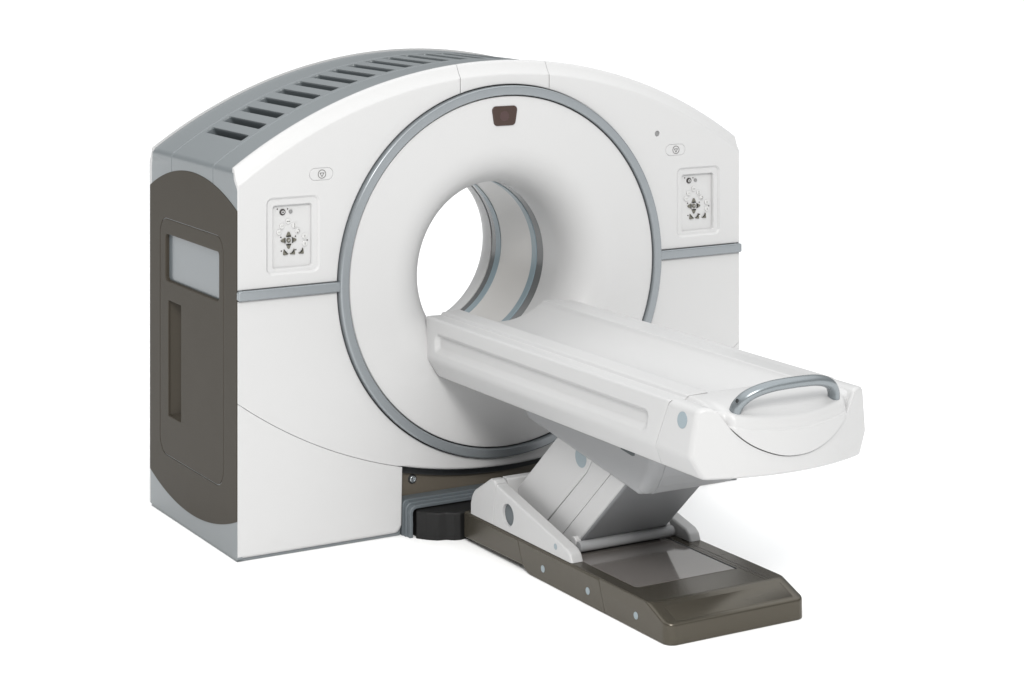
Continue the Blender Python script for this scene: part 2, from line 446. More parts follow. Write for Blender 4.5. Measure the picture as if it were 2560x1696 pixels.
def control_panel(s):
    x0, x1, z0, z1 = PANEL[s]
    g = .0009
    bez = bmesh.new()
    ix0, ix1, iz0, iz1 = x0+.0325, x1-.0305, z0+.024, z1-.034
    shell(bez, rrect(x0+.006, x1-.006, z0+.006, z1-.006, .018), [(.03, {'a': 0}), (.0074, {'a': 0})], FX,
          holes=[(rrect(ix0, ix1, iz0, iz1, .008), [(.0074, {'a': .0045}), (.0081, {'a': .0035}), (.012, {'a': .0012}), (.0165, {'a': 0}), (.026, {'a': 0})])])
    cp = finish(bez, 'control_panel', M['white'], gantry, label='recessed white control panel with round and arrow buttons')
    face = bmesh.new()
    face.faces.new([face.verts.new((x, .0215, z)) for x, z in rrect(ix0-.004, ix1+.004, iz0-.004, iz1+.004, .01)])
    finish(face, 'panel_face', M['white'], cp, wn=False)
    ox, oz = x0+.109, 1.1665
    yf = .0215
    def rb(p, r, m, h=.005, sym=None, inks=('ink',), name='button'):
        bm = bmesh.new(); c = (ox+p[0], oz+p[1])
        shell(bm, circle(c[0], c[1], r, 28), roundrows(yf, yf-h, .0018, 3), FX)
        if sym: sym(bm, c, yf-h-.0006)
        return finish(bm, name, [M[m]]+[M[i] for i in inks], cp)
    def power(bm, c, y):
        ringflat(bm, c[0]+.001, c[1], .0062, .0045, y, 24, R(125), R(415), mi=1)
        stroke(bm, (c[0]+.001, c[1]+.001), (c[0]+.001, c[1]+.006), .0018, y, 1)
    def har(bm, c, y):
        stroke(bm, (c[0]-.005, c[1]), (c[0]+.005, c[1]), .0014, y, 1)
        arrowhead(bm, (c[0]+.0075, c[1]), (1, 0), .0035, .0035, y, 1); arrowhead(bm, (c[0]-.0075, c[1]), (-1, 0), .0035, .0035, y, 1)
    def var_(bm, c, y):
        stroke(bm, (c[0]+.001, c[1]-.005), (c[0]+.001, c[1]+.005), .0014, y, 1)
        arrowhead(bm, (c[0]+.001, c[1]+.0078), (0, 1), .0035, .0038, y, 1); arrowhead(bm, (c[0]+.001, c[1]-.0078), (0, -1), .0035, .0038, y, 1)
    def rot(bm, c, y):
        ringflat(bm, c[0]+.001, c[1], .0063, .0050, y, 24, R(-160), R(100), mi=1)
        arrowhead(bm, (c[0]-.0042, c[1]-.0052), (-.7, .7), .003, .0035, y, 1)
    def upa(bm, c, y):
        stroke(bm, (c[0]+.001, c[1]-.004), (c[0]+.001, c[1]+.002), .0014, y, 1); arrowhead(bm, (c[0]+.001, c[1]+.005), (0, 1), .0035, .004, y, 1)
    def dna(bm, c, y):
        stroke(bm, (c[0]+.001, c[1]+.004), (c[0]+.001, c[1]-.002), .0014, y, 1); arrowhead(bm, (c[0]+.001, c[1]-.005), (0, -1), .0035, .004, y, 1)
    txt = lambda t, sz: (lambda bm, c, y: text_mesh(bm, t, c[0]+.001, c[1], sz, y, 1))
    rb((-.035, .089), .0120, 'button_dark', .004, power, ('ink_white',), 'power_button')
    rb((-.002, .0888), .0075, 'button_grey', .004)
    wr = .0102
    rb((-.013, .0535), wr, 'button_white', .005, har); rb((.012, .037), wr, 'button_white', .005, var_)
    rb((.026, .0155), wr, 'button_white', .005, rot); rb((.053, -.006), wr, 'button_white', .005, upa)
    rb((.054, -.033), wr, 'button_white', .005, dna)
    rb((-.037, .037), wr, 'button_white', .005, txt('EXT', .0068), ('ink_pale',))
    rb((-.0495, .015), wr, 'button_white', .005, txt('INT', .0068), ('ink_pale',))
    rb((-.0105, -.0168), .0088, 'button_olive', .005, txt('SET', .0062), ('ink_white',), 'set_button')
    for p in ((-.055, .101), (-.014, .099), (-.041, -.004), (.018, -.004), (.066, -.022), (-.039, -.055), (.0195, -.054)):
        rb(p, .0028, 'button_dark', .002, name='indicator_light')
    cx, cz = -.0105, -.0168
    for a in (0, 90, 180, 270):
        # three-pointed key with a concave side towards the centre
        pts = []
        for k in range(7):
            t = R(-43+86*k/6); pts.append((.0165*cos(t), .0165*sin(t)))
        pts += [(.0385, 0)]
        pts = fillet(pts, [.0012]+[0]*5+[.0012, .0045], 4)
        ca, sa = cos(R(a)), sin(R(a))
        loop = [(ox+cx+x*ca-z*sa, oz+cz+x*sa+z*ca) for x, z in pts]
        prism('arrow_button', loop, yf, yf-.005, .0016, FX, M['button_olive'], cp, both=False, n=3)
    for (px, pz, m) in ((-.033, -.0715, 1), (.016, -.0715, -1), (.051, -.0715, -1)):
        w, h = .0215, .0225
        arc = [(w*(1-.62*cos(t))-.0, h*(1-.62*sin(t))) for t in [R(12+66*k/6) for k in range(7)]]
        arc = [(w-(w*.78)*sin(t)*1.0, h-(h*.80)*cos(t)*1.0) for t in [R(90*k/8) for k in range(9)]]
        pts = [(0, 0), (w, 0)]+[(w*.98-(w*.72)*sin(R(90*k/8)), h*.98-(h*.72)*cos(R(90*k/8))) for k in range(9)]+[(0, h)]
        pts = fillet([(0, 0), (w, .003)]+[(x, z) for x, z in pts[2:-1]]+[(.003, h)], [.003, .0018]+[0]*9+[.0018], 4)
        loop = [(ox+px+m*x, oz+pz+z) for x, z in pts]
        prism('corner_button', loop, yf, yf-.005, .0015, FX, M['button_olive'], cp, both=False, n=3)
for s in (-1, 1): control_panel(s)

# ---- grey shroud over the top: three strips with seams, vents in the middle one
RT = 1.9645
def shroud_path():
    P = []
    zs = CA+sqrt(RT*RT-W*W)
    rf = .03
    # left side up to the shoulder, fillet, arch, mirrored
    WO = W+.0012
    side = [(-WO, z) for z in (1.20, 1.30, 1.345, 1.353, 1.362, 1.372, 1.385)]
    poly = fillet([(-WO, 1.385), (-WO, zs), (-W+.12, CA+sqrt(RT*RT-(W-.12)**2)), (-W+.12, 1.2)], [0, rf, 0, 0], 8)
    fl = poly[1:10]
    P = side+fl
    return P, fl[-1][0]
PATH, XA = shroud_path()
NV = 26; A0 = .5266; DA = 2*A0/(NV-1); HW = .0190/RT
angs = []
aL = asin(XA/RT)
def addang(a):
    if a > aL+.004: angs.append(a)
for i in range(NV):
    c = -A0+i*DA
    angs += [c-HW, c+HW]
pre = [aL+( -A0-HW-aL)*k/4 for k in range(1, 4)]
arc = pre+angs+[-a for a in pre[::-1]]
left = PATH
pathpts = left+[(RT*sin(a), CA+RT*cos(a)) for a in arc]+[(-x, z) for x, z in left[::-1]]
iv0 = len(left)+len(pre)                       # index of the first vent edge
def strip(y0, y1, vents=False, e=.004):
    bm = bmesh.new()
    N = len(pathpts); nrm = []
    for i in range(N):
        a, b = Vector(pathpts[max(i-1, 0)]), Vector(pathpts[min(i+1, N-1)])
        d = (b-a).normalized(); nrm.append(Vector((-d.y, d.x)))
    ys = [(y0, -.006), (y0, -.0028), (y0+e, 0)]
    if vents: ys += [(.262, 0), (.622, 0)]
    ys += [(y1-e, 0), (y1, -.0028), (y1, -.006)]
    def cut(y, x, z):
        # the front and rear strips reach out to the cover edges below the flared rim
        if abs(x) < W-.001: return y
        k = sstep(1.345, 1.390, z)
        if y < .04: return y+(1-k)*(.003-.036)
        if y > .86: return y+(1-k)*(.881-.864)
        return y
    G = [[bm.verts.new((pathpts[i][0]+nrm[i].x*o, cut(y, *pathpts[i]), pathpts[i][1]+nrm[i].y*o)) for y, o in ys] for i in range(N)]
    for i in range(N-1):
        for k in range(len(ys)-1):
            if vents and ys[k][0] == .262 and i >= iv0 and (i-iv0) % 2 == 0 and (i-iv0)//2 < NV: continue
            bm.faces.new((G[i][k], G[i][k+1], G[i+1][k+1], G[i+1][k]))
    return finish(bm, 'roof_panel', M['grey'], gantry, normals=True, wn=False, ang=24)
strip(.036, .2318); strip(.2335, .6520, True); strip(.6537, .864)
proto = None
for i in range(NV):
    c = -A0+i*DA
    bm = bmesh.new()
    # box liner in local coords: tangent t, normal n
    t = Vector((cos(c), 0, -sin(c))); n = Vector((sin(c), 0, cos(c))); o = Vector((RT*sin(c), 0, CA+RT*cos(c)))
    h = .0190; L = rrect(-h, h, .262, .622, .012, 5)
    def P(a, y, d): return o+t*a+n*d+Vector((0, y, 0))
    big = [(a*1.05, .442+(y-.442)*1.004) for a, y in rrect(-h, h, .262, .622, .0005, 5)]
    lo = [bm.verts.new(P(a, y, -.0006)) for a, y in big]
    l1 = [bm.verts.new(P(a, y, -.0008)) for a, y in L]
    l2 = [bm.verts.new(P(a*.96, .442+(y-.442)*.99, -.005)) for a, y in L]
    l3 = [bm.verts.new(P(a*.92, .442+(y-.442)*.985, -.042)) for a, y in L]
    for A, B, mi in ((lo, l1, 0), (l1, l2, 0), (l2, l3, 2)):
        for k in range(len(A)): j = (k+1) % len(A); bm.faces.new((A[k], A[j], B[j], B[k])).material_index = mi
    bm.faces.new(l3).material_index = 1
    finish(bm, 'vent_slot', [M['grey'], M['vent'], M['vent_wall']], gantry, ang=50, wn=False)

# ---- sides
def side(s):
    fr = lambda a, b, d: (s*(W+d-(.006 if s > 0 else 0)), a, b)
    # grey lower/side sheet behind the brown panel
    bm = bmesh.new()
    lp = [(.003, .002), (.881, .002), (.881, 1.255), (.003, 1.255)]
    shell(bm, lp, [(-.02, {'a': 0}), (.0002, {'a': 0}), (.0008, {'a': .0006})], fr, holes=[(rrect(.14, .757, .25, 1.147, .05), holelip(.0008, -.01, .0004, 1))])
    finish(bm, 'side_panel', M['grey'], gantry, wn=False)
    # brown cover with arched top and bottom
    c = .442; hw = .439
    def arcz(z0, z1, n, up):       # circular arc through (c-hw,z0) (c,z1) (c+hw,z0)
        sg = abs(z1-z0); r = (hw*hw+sg*sg)/(2*sg)
        return [(c-hw+2*hw*i/n, (z1-r+sqrt(r*r-(2*hw*i/n-hw)**2)) if up else (z1+r-sqrt(r*r-(2*hw*i/n-hw)**2))) for i in range(n+1)]
    top = arcz(1.2745, 1.371, 40, True); bot = arcz(.141, .062, 40, False)
    acc = rrect(.126, .771, .233, 1.163, .068, 10)
    bm = bmesh.new()
    shell(bm, bot+top[::-1], roundrows(-.01, .0034, .0012, 2), fr, holes=[(acc, holelip(.0034, -.008, .0018, 2))])
    door = finish(bm, 'side_cover', M['brown'], gantry)
    # access panel with window and slot
    ap = rrect(.126+.0022, .771-.0022, .233+.0022, 1.163-.0022, .066, 10)
    win = rrect(.171, .711, .919, 1.101, .016, 5)
    slot = [(.549, .392), (.681, .392), (.681, .843), (.549, .843)]
    bm = bmesh.new()
    shell(bm, ap, roundrows(-.01, .0030, .0022, 3), fr, holes=[(win, holelip(.0030, -.016, .004, 3)), (fillet(slot, .004, 3), holelip(.0030, -.003, .003, 3))])
    acc_o = finish(bm, 'access_panel', M['brown'], door)
    # wedge pocket of the slot: deep at the rear, running out towards the front
    bm = bmesh.new()
    V = [bm.verts.new(fr(*p)) for p in ((.546, .389, -.003), (.63, .405, -.036), (.63, .838, -.036), (.546, .846, -.003), (.684, .389, -.003), (.684, .846, -.003))]
    for f in ((0, 1, 2, 3), (1, 4, 5, 2), (0, 4, 1), (3, 2, 5)): bm.faces.new([V[k] for k in f])
    finish(bm, 'grip_pocket', M['brown'], door, wn=False)
    prism('display_window', rrect(.166, .716, .914, 1.106, .018, 5), -.03, -.0125, .001, fr, M['screen'], door, both=False)
side(-1); side(1)

# ---- rear cover (mirrors the front rim)
pts = [(-W, .002), (W, .002)]+arch_pts(W, -W, 80)
cl = ['a', 'a']+['arch']*80+['a']
bm = bmesh.new()
rows = [(.9-y, d) for y, d in ROWS]
shell(bm, pts, [(.9-y if y > .018 else .9-y, d) for y, d in ROWS], FX, cls=cl, holes=[(circle(0, ZC, .5, 120), holelip(.9, .86, .006))])
finish(bm, 'rear_cover', M['white'], gantry)

for x0, x1 in ((-W+.004, -.4575), (.4575, W-.004)):
    bm = bmesh.new(); shell(bm, [(x0, .016), (x1, .016), (x1, .878), (x0, .878)], [(-.0095, {'a': 0}), (.02, {'a': 0})], TX)
    finish(bm, 'plinth', M['grey'], gantry, wn=False)

# ---- docking recess under the main cover
bm = bmesh.new()
shell(bm, [(-.452, .118), (.452, .118), (.452, .36), (-.452, .36)], [(.075, {'a': 0}), (.06, {'a': 0})], FX)
bp_ = finish(bm, 'base_plate', M['plate_brown'], gantry, wn=False)
for s in (-1, 1):
    bm = bmesh.new()
    c = (s*.381, .185)
    revolve(bm, [(.0185, .0598), (.0185, .0588), (.0150, .0588), (.0150, .062)], c[0], c[1], 28)
    finish(bm, 'bolt_recess', M['gap'], bp_, wn=False)
    bm = bmesh.new()
    hexl = [(c[0]+.0078*cos(R(60*k+10)), c[1]+.0078*sin(R(60*k+10))) for k in range(6)]
    shell(bm, circle(c[0], c[1], .0142, 28), roundrows(.062, .050, .004, 4), FX, holes=[(hexl, holelip(.050, .058, .0015, 2))])
    bm.faces.new([bm.verts.new((x, .0575, z)) for x, z in hexl])
    finish(bm, 'bolt', M['bolt'], bp_, ang=30)
def uframe(bm, xo, zo, th, y0, y1, r, ro):
    out = fillet([(-xo, -.009), (-xo, zo), (xo, zo), (xo, -.009)], [0, ro, ro, 0], 8)
    inn = fillet([(xo-th, -.009), (xo-th, zo-th), (-xo+th, zo-th), (-xo+th, -.009)], [0, max(.004, ro-th), max(.004, ro-th), 0], 8)
    shell(bm, out+inn, roundrows(y0, y1, r, 3), FX)
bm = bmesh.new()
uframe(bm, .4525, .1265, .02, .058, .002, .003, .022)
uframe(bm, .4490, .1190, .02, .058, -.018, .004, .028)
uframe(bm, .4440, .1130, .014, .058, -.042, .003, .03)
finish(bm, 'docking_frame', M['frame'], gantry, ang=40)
bm = bmesh.new()
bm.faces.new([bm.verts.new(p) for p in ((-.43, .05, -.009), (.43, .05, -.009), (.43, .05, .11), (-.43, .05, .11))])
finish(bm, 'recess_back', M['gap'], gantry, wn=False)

# =================================================================== TABLE
table = thing('patient_table', 'white patient table with grey end handle on a sloped lift arm above low brown base', 'patient table', (0, -.85, 0))

# ---- base sections
def base_section(name, loop, cl, label=None):
    XW = .2815
    rows = []
    rr = {'front': .034, 'top': .011, 'a': .003, 'bot': .004}
    ds = [0, .0006, .0012, .0018, .003, .005, .0075, .011, .016, .022, .028, .034]
    f = lambda d: (lambda k: (0 if d >= rr.get(k, .0018) else rr.get(k, .0018)-sqrt(max(0, rr.get(k, .0018)**2-(rr.get(k, .0018)-d)**2))))
    for d in ds: rows.append((-XW+d, f(d)))
    for d in ds[::-1]: rows.append((XW-d, f(d)))
    bm = bmesh.new()
    shell(bm, loop, rows, SX, cls=cl, cap=True, back=True)
    return finish(bm, name, M['brown_base'], table, ang=40)
bs1 = base_section('base_section', [(-.172, .006), (-.172, .1025), (-.5658, .1025), (-.6035, .0125)], ['a', 'top', 'a', 'bot'])
bs2 = base_section('base_section', [(-.5678, .1025), (-1.1085, .1025), (-1.1545, -.0092), (-.659, -.0092), (-.632, -.003), (-.6055, .0125)], ['top', 'a', 'bot', 'bot', 'bot', 'a'])
fprof = fillet([(-1.530, -.0092), (-1.5285, .0595), (-1.417, .1025), (-1.128, .1025), (-1.128, 0)], [.004, .012, .06, 0, 0], 8)
fprof = [(y, z) for y, z in fprof if y < -1.30]
corner = []
XB = .2815
plan = fillet([(-XB, -1.1565), (-XB, -1.530), (XB, -1.530), (XB, -1.1565)], [0, .036, .036, 0], 9)
bm = bmesh.new()
rings = []
for y, z in [(-1.5275, -.0092)]+[p for p in fprof if p[1] > -.0062]:
    sd = (0 if z < .0925 else .010-sqrt(max(0, .010**2-(z-.0925)**2)))
    if z < -.009: sd = .0025
    rings.append([bm.verts.new((a*(1-sd/XB), (b+y+1.530 if b < -1.3 else b+.412*(z+.0092)), z)) for a, b in plan])
for A, B in zip(rings, rings[1:]):
    for k in range(len(A)):
        q = (k+1) % len(A); bm.faces.new((A[k], A[q], B[q], B[k]))
bm.faces.new(rings[-1])
bs3 = finish(bm, 'base_section', M['brown_base'], table, ang=40)
for (y, z), b_ in zip(((-.747, .037), (-1.044, .040), (-1.341, .040)), (bs2, bs2, bs3)):
    disc('side_stud', (y, z), .0125, 'x', -.2815-.0016, .01, M['disc'], b_, rim=.0012)
# glossy plate, dark strips painting the channel's shaded edges, step pad on top
pl = fillet([(-.229, -1.264), (.1785, -1.264), (.1785, -.30), (-.229, -.30)], [.02, .002, 0, 0], 6)
prism('cover_plate', pl, .1015, .1036, .0006, TX, M['plate'], bs2, both=False, n=2)
prism('rail_slot', rrect(.1800, .1885, -1.265, -.30, .004), .1015, .1033, .0004, TX, M['gap'], bs2, both=False, n=2)  # raised dark strip standing in for the shade in the slot
for xa, xb in ((.2165, .2200), (.2000, .2018)):
    prism('channel_shade', rrect(xa, xb, -1.412, -1.1135, .0008, 2), .1015, .1031, .0004, TX, M['strip_shade'], bs3, both=False, n=2)
    prism('channel_shade', rrect(xa, xb, -1.1105, -.30, .0008, 2), .1015, .1031, .0004, TX, M['strip_shade'], bs2, both=False, n=2)
# step pad lying on the sloping front
bm = bmesh.new()
sl = (.1025-.0595)/(-1.417+1.5285)
def FS(a, b, d): return (a, b, .0597+(b+1.5285)*sl+d)
shell(bm, rrect(-.238, .238, -1.514, -1.440, .004, 3), [(-.002, {'a': 0}), (.0002, {'a': 0}), (.0008, {'a': .0008})], FS)
finish(bm, 'step_pad', M['brown_base'], bs3, wn=False)

# ---- black cable guard between base and gantry
pl = [(-.412, .055), (-.412, -.03), (-.424, -.052), (-.398, -.090), (-.367, -.120), (-.334, -.128), (-.312, -.148), (-.288, -.156), (-.262, -.150), (-.258, -.185)]
pl = pl+[(-x, y) for x, y in pl[::-1]]
pl = fillet(pl, [0, .012, .012, .02, .03, .02, .008, .012, .004, 0]+[0, .004, .012, .008, .02, .03, .02, .012, .012, 0], 4)
prism('cable_guard', pl, .0-.0092, .0945, .008, TX, M['black'], table, both=False, n=4)

# ---- side cheeks
CK = [(-.208, .1032), (-.208, .145), (-.221, .177), (-.240, .199), (-.358, .267), (-.385, .2685), (-.41, .253), (-.896, .1435), (-.917, .130), (-.930, .1032)]
RAD = [0, .03, .03, .02, .012, .012, .01, .03, .02, 0]
for s in (-1, 1):
    fr = (lambda a, b, d, s=s: (s*d, a, b))
    # split along a slanted seam: rear cap and front cheek
    rear = fillet(CK[:6]+[(-.4025, .2575), (-.380, .1032)], RAD[:6]+[0, 0], 5)
    fro = fillet([(-.382, .1032), (-.4047, .256)]+CK[6:], [0, 0]+RAD[6:], 5)
    def rows2(r1=.009):
        rows = []
        for d in (0, .0008, .0018, .0035, .006, .009):
            rows.append((.225+d, (lambda k, d=d: (.009-sqrt(max(0, .009**2-(.009-min(d, .009))**2))) if k == 'a' else 0)))
        for d in (.009, .006, .0035, .0018, .0008, 0):
            rows.append((.276-d, (lambda k, d=d: (.009-sqrt(max(0, .009**2-(.009-min(d, .009))**2))) if k == 'a' else (.0012-min(d, .0012) if k == 'seam' else 0))))
        return rows
    def ccl(lp):
        out = []
        for i in range(len(lp)):
            a, b = lp[i], lp[(i+1) % len(lp)]
            if abs(a[1]-b[1]) > .1 and -.41 < a[0] < -.37 and -.41 < b[0] < -.37: out.append('seam')
            elif a[1] < .107 and b[1] < .107: out.append('bot')
            else: out.append('a')
        return out
    bm = bmesh.new(); shell(bm, rear, rows2(), fr, cls=ccl(rear), back=True)
    rc = finish(bm, 'cheek_cap', M['table_white'], table)
    hole = circle(-.491, .1645, .0405, 40)
    bm = bmesh.new(); shell(bm, fro, rows2(), fr, cls=ccl(fro), back=True, holes=[(hole, holelip(.276, .262, .0012, 2))])
    ck = finish(bm, 'side_cheek', M['table_white'], table)
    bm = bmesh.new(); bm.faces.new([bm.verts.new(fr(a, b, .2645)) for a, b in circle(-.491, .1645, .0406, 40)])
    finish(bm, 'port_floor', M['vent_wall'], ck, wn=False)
    prism('screw_cap', circle(-.823, .1345, .0112, 24), .27, .2768, .001, fr, M['disc'], ck, both=False, n=2)
    # embossed shield outline on the rear cap
    bm = bmesh.new()
    sh = [(-.246, .174), (-.286, .183), (-.290, .174), (-.278, .128), (-.268, .127), (-.246, .140)]
    o2 = offset_loop(sh if area2(sh) > 0 else sh[::-1], ['a']*6, lambda k: .0013)
    sh = sh if area2(sh) > 0 else sh[::-1]
    for i in range(6):
        j = (i+1) % 6
        lp = [sh[i], sh[j], o2[j], o2[i]]
        shell(bm, lp, [(.2755, {'a': 0}), (.2765, {'a': 0})], fr)
    finish(bm, 'shield_outline', M['table_white'], rc, wn=False)
# cross wall between the cheeks
prism('cross_wall', fillet([(-.36, .1015), (-.36, .271), (-.40, .271), (-.42, .1015)], [0, .008, .008, 0], 4), -.2248, .2248, .002, SX, M['table_white'], table)

# ---- lift arm
AW = .183
arm = fillet([(-.826, .128), (-1.20, .467), (-.74, .523), (-.418, .2345), (-.40, .115), (-.80, .112)], [.01, 0, 0, .01, 0, .01], 4)
arm_o = prism('lift_arm', arm, -AW, AW, .012, SX, M['arm_shade'], table)
u = Vector((-.259, .235)).normalized()          # direction of the arm in (y,z)
def seam_pt(p, t): return (p[0]+u.x*t, p[1]+u.y*t)
for s in (-1, 1):
    fr = (lambda a, b, d, s=s: (s*d, a, b))
    A_ = [(-.420, .240), (-.400, .13), (-.585, .130), (-.886, .397), (-.922, .445), (-.93, .50), (-.72, .505)]
    A_ = fillet(A_, [.01, 0, 0, .04, .04, 0, 0], 6)
    pa = prism('arm_cover', A_, AW-.003, AW+.0065, .004, fr, M['table_white'], arm_o, both=False, n=3)
    B_ = [(-.5875, .130), (-.712, .130), (-1.0655, .45), (-1.06, .50), (-.932, .50), (-.924, .445), (-.888, .396)]
    B_ = fillet(B_, [0, 0, 0, 0, 0, .04, .04], 6)
    prism('arm_cover', B_, AW-.003, AW+.0040, .0012, fr, M['table_white'], arm_o, both=False, n=2)
    C_ = [(-.7145, .130), (-.822, .132), (-1.19, .4655), (-1.068, .45)]
    C_ = fillet(C_, [0, .012, 0, 0], 4)
    bm = bmesh.new()
    cc = []
    for i in range(len(C_)):
        a, b = C_[i], C_[(i+1) % len(C_)]
        cc.append('big' if (a[0] < -.815 and b[0] < -.815 and abs(a[0]-b[0]) > .2) else 'a')
    rows = [(AW-.011, {'a': 0, 'big': 0})]+[(AW+.0036-.012*(1-sin(t)), {'a': 0 if t < 1.2 else .0006*(1-cos(t)), 'big': .012*(1-cos(t))}) for t in [pi/2*k/5 for k in range(6)]]
    shell(bm, C_, rows, fr, cls=cc)
    finish(bm, 'arm_cover', M['table_white'], arm_o)
    if s < 0: prism('pivot_cap', circle(-.853, .444, .0365, 36), AW, AW+.0078, .001, fr, M['disc'], arm_o, both=False, n=2)
    prism('hinge_ear', circle(-.824, .142, .0175, 28), AW-.002, AW+.020, .004, fr, M['table_white'], arm_o, both=False, n=3)
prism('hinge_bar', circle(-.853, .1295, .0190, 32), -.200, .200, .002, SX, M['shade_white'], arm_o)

# ---- carriage under the table top
CR = [(-.455, .590), (-.477, .532), (-.497, .507), (-.641, .487), (-1.157, .409), (-1.218, .399), (-1.247, .4035), (-1.275, .432), (-1.30, .47), (-1.325, .525), (-1.345, .590)]
CRr = fillet(CR, [0, .02, .03, 0, 0, .03, .03, .05, .05, .05, 0], 5)
def crows(xw, big=.035, sm=.02):
    f = lambda d: (lambda k: 0 if k == 'top' else (lambda r: 0 if d >= r else r-sqrt(max(0, r*r-(r-d)**2)))(big if k == 'nose' else sm))
    ds = [0, .001, .003, .006, .010, .015, .020, .027, .035]
    return [(-xw+d, f(d)) for d in ds]+[(xw-d, f(d)) for d in ds[::-1]]
ccl2 = []
for i in range(len(CRr)):
    a, b = CRr[i], CRr[(i+1) % len(CRr)]
    ccl2.append('top' if a[1] > .585 and b[1] > .585 else ('nose' if a[0] < -1.235 else 'a'))
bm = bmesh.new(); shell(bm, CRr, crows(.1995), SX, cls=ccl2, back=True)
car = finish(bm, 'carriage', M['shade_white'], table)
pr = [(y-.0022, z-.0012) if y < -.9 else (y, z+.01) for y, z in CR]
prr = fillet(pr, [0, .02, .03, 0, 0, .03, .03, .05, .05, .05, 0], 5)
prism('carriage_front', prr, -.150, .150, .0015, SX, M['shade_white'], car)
bm = bmesh.new()
shell(bm, [(-1.125, .534), (-1.195, .525), (-1.21, .529), (-1.215, .57), (-1.125, .57)], [(-.190, {'a': 0}), (-.2001, {'a': 0})], SX)
finish(bm, 'carriage_slot', M['vent'], car, wn=False)

# ---- table top
def half_section(top):
    return top
side_z = [.800-.130*k/32 for k in range(33)]
def xside(z): return .3355+.0185*(.800-z)/.135
RIGHT = [(.324, .8120), (.3305, .8108), (.3345, .806)]+[(xside(z), z) for z in side_z]+[(.3530, .661), (.3495, .651), (.3445, .643), (.319, .5965), (.3145, .5905), (.306, .5868), (.296, .5860)]
TOPH = [(0, .741), (.03, .7428), (.06, .7488), (.10, .7625), (.13, .777), (.152, .7905), (.168, .8025), (.178, .8115), (.185, .8195), (.188, .8222), (.193, .8230),
        (.258, .8205), (.2635, .8197), (.267, .8170), (.2695, .8115), (.274, .8102)]
TOPH = [(x, z if x > .17 else .8185-(.8185-z)*.74) for x, z in TOPH]
half = TOPH+RIGHT
sec = [(-x, z) for x, z in half[::-1][:-1]]+half          # from left bottom over the top to right bottom, open at the bottom
yh = .036
yseam = lambda z: -1.612+(.811-z)*.33
def groove(y, z):
    c = (.724, .036)                      # centre height, half height
    # rounded-box distance in (y,z)
    y0, y1 = -1.505, -.055; r = .028
    qy = abs(y-(y0+y1)/2)-((y1-y0)/2-r); qz = abs(z-c[0])-(c[1]-r)
    d = math.hypot(max(qy, 0), max(qz, 0))+min(max(qy, qz), 0)-r
    w = .024-.009*sstep(c[0]-.022, c[0]+.022, z)
    return sstep(0.002, -w, d)*.0165
bm = bmesh.new()
NY = 150
rows = [(0, {'a': .005}), (.0006, {'a': .0022}), (.0018, {'a': .0006}), (.0035, {'a': 0})]
ts = [.0035+(.9985-.0035)*k/NY for k in range(1, NY+1)]
# denser near the ends of the groove
ts = sorted(set(ts+[(.07+.07*k/16)/1.6 for k in range(17)]+[(1.48+.09*k/18)/1.63 for k in range(19)]))
rows += [(t, {'a': 0}) for t in ts if .0035 < t < .9985]+[(.9992, {'a': .0006}), (1, {'a': .0018})]
def FT(a, b, d):
    y0 = yh-max(0, .80-b)*.30
    y = y0+(yseam(b)-y0)*d
    x = a
    if abs(a) > .325 and .64 < b < .79: x = a-math.copysign(groove(y, b), a)
    return (x, y, b)
shell(bm, sec, rows, FT, back=True)
top_o = finish(bm, 'table_top', M['table_white'], table, ang=50)

# ---- end cap: same section with a scoop, bowed front
def yfront(x): return -1.842+.087*(min(abs(x), .355)/.35)**2
ZB = [(0, .646), (.04, .648), (.08, .656), (.125, .672), (.165, .692), (.2, .717), (.232, .748), (.255, .780), (.266, .797), (.273, .8055), (.281, .8105)]
def smooth(P, n=4):
    out = []
    for i in range(len(P)-1):
        p0 = Vector((-P[1][0], P[1][1])) if i == 0 else Vector(P[i-1])
        p1, p2, p3 = Vector(P[i]), Vector(P[i+1]), Vector(P[min(len(P)-1, i+2)])
        for k in range(n):
            t = k/n
            q = .5*((2*p1)+(-p0+p2)*t+(2*p0-5*p1+4*p2-p3)*t*t+(-p0+3*p1-3*p2+p3)*t**3); out.append((q.x, q.y))
    return out+[P[-1]]
ZB = smooth(ZB)
CAPH = ZB+[(.290, .8130), (.302, .8140), (.314, .8130), (.325, .8090), (.333, .8015), (.3362, .793), (.3380, .780)]+[(xside(z), z) for z in (.75, .72, .69, .67)]+[(.3530, .661), (.3495, .651), (.3445, .643), (.319, .5965), (.3145, .5905), (.306, .5868), (.296, .5860)]
caps = [(-x, z) for x, z in CAPH[::-1][:-1]]+CAPH
caps += [(.26-.04*k, .5860) for k in range(14)]
bm = bmesh.new()
rr = .020
rows = [(0, {'a': .0018}), (.004, {'a': .0004}), (.008, {'a': 0}), (.3, {'a': 0}), (.6, {'a': 0}), (.8, {'a': 0})]
for k in range(0, 8):
    t = pi/2*k/7
    rows.append((1-(rr/.2)*(1-sin(t)), {'a': rr*.6*(1-cos(t)), 'in': .003*(1-cos(t))}))
ccap = []
for i in range(len(caps)):
    a, b = caps[i], caps[(i+1) % len(caps)]
    inn = abs(a[0]) < .277 and abs(b[0]) < .277 and a[1] > .6
    ccap.append('in' if inn else 'a')
def FE(a, b, d):
    y0 = yseam(max(b, .60))-.0013
    # shoulders: section eases from the table edge shape into the raised shoulder
    y1 = yfront(a)
    return (a, y0+(y1-y0)*d, b)
shell(bm, caps, [(d, (i if 'in' in i else {**i, 'in': 0})) for d, i in rows], FE, cls=ccap, cap=False)
bm.verts.ensure_lookup_table()
lastv = list(bm.verts)[-len(caps):]
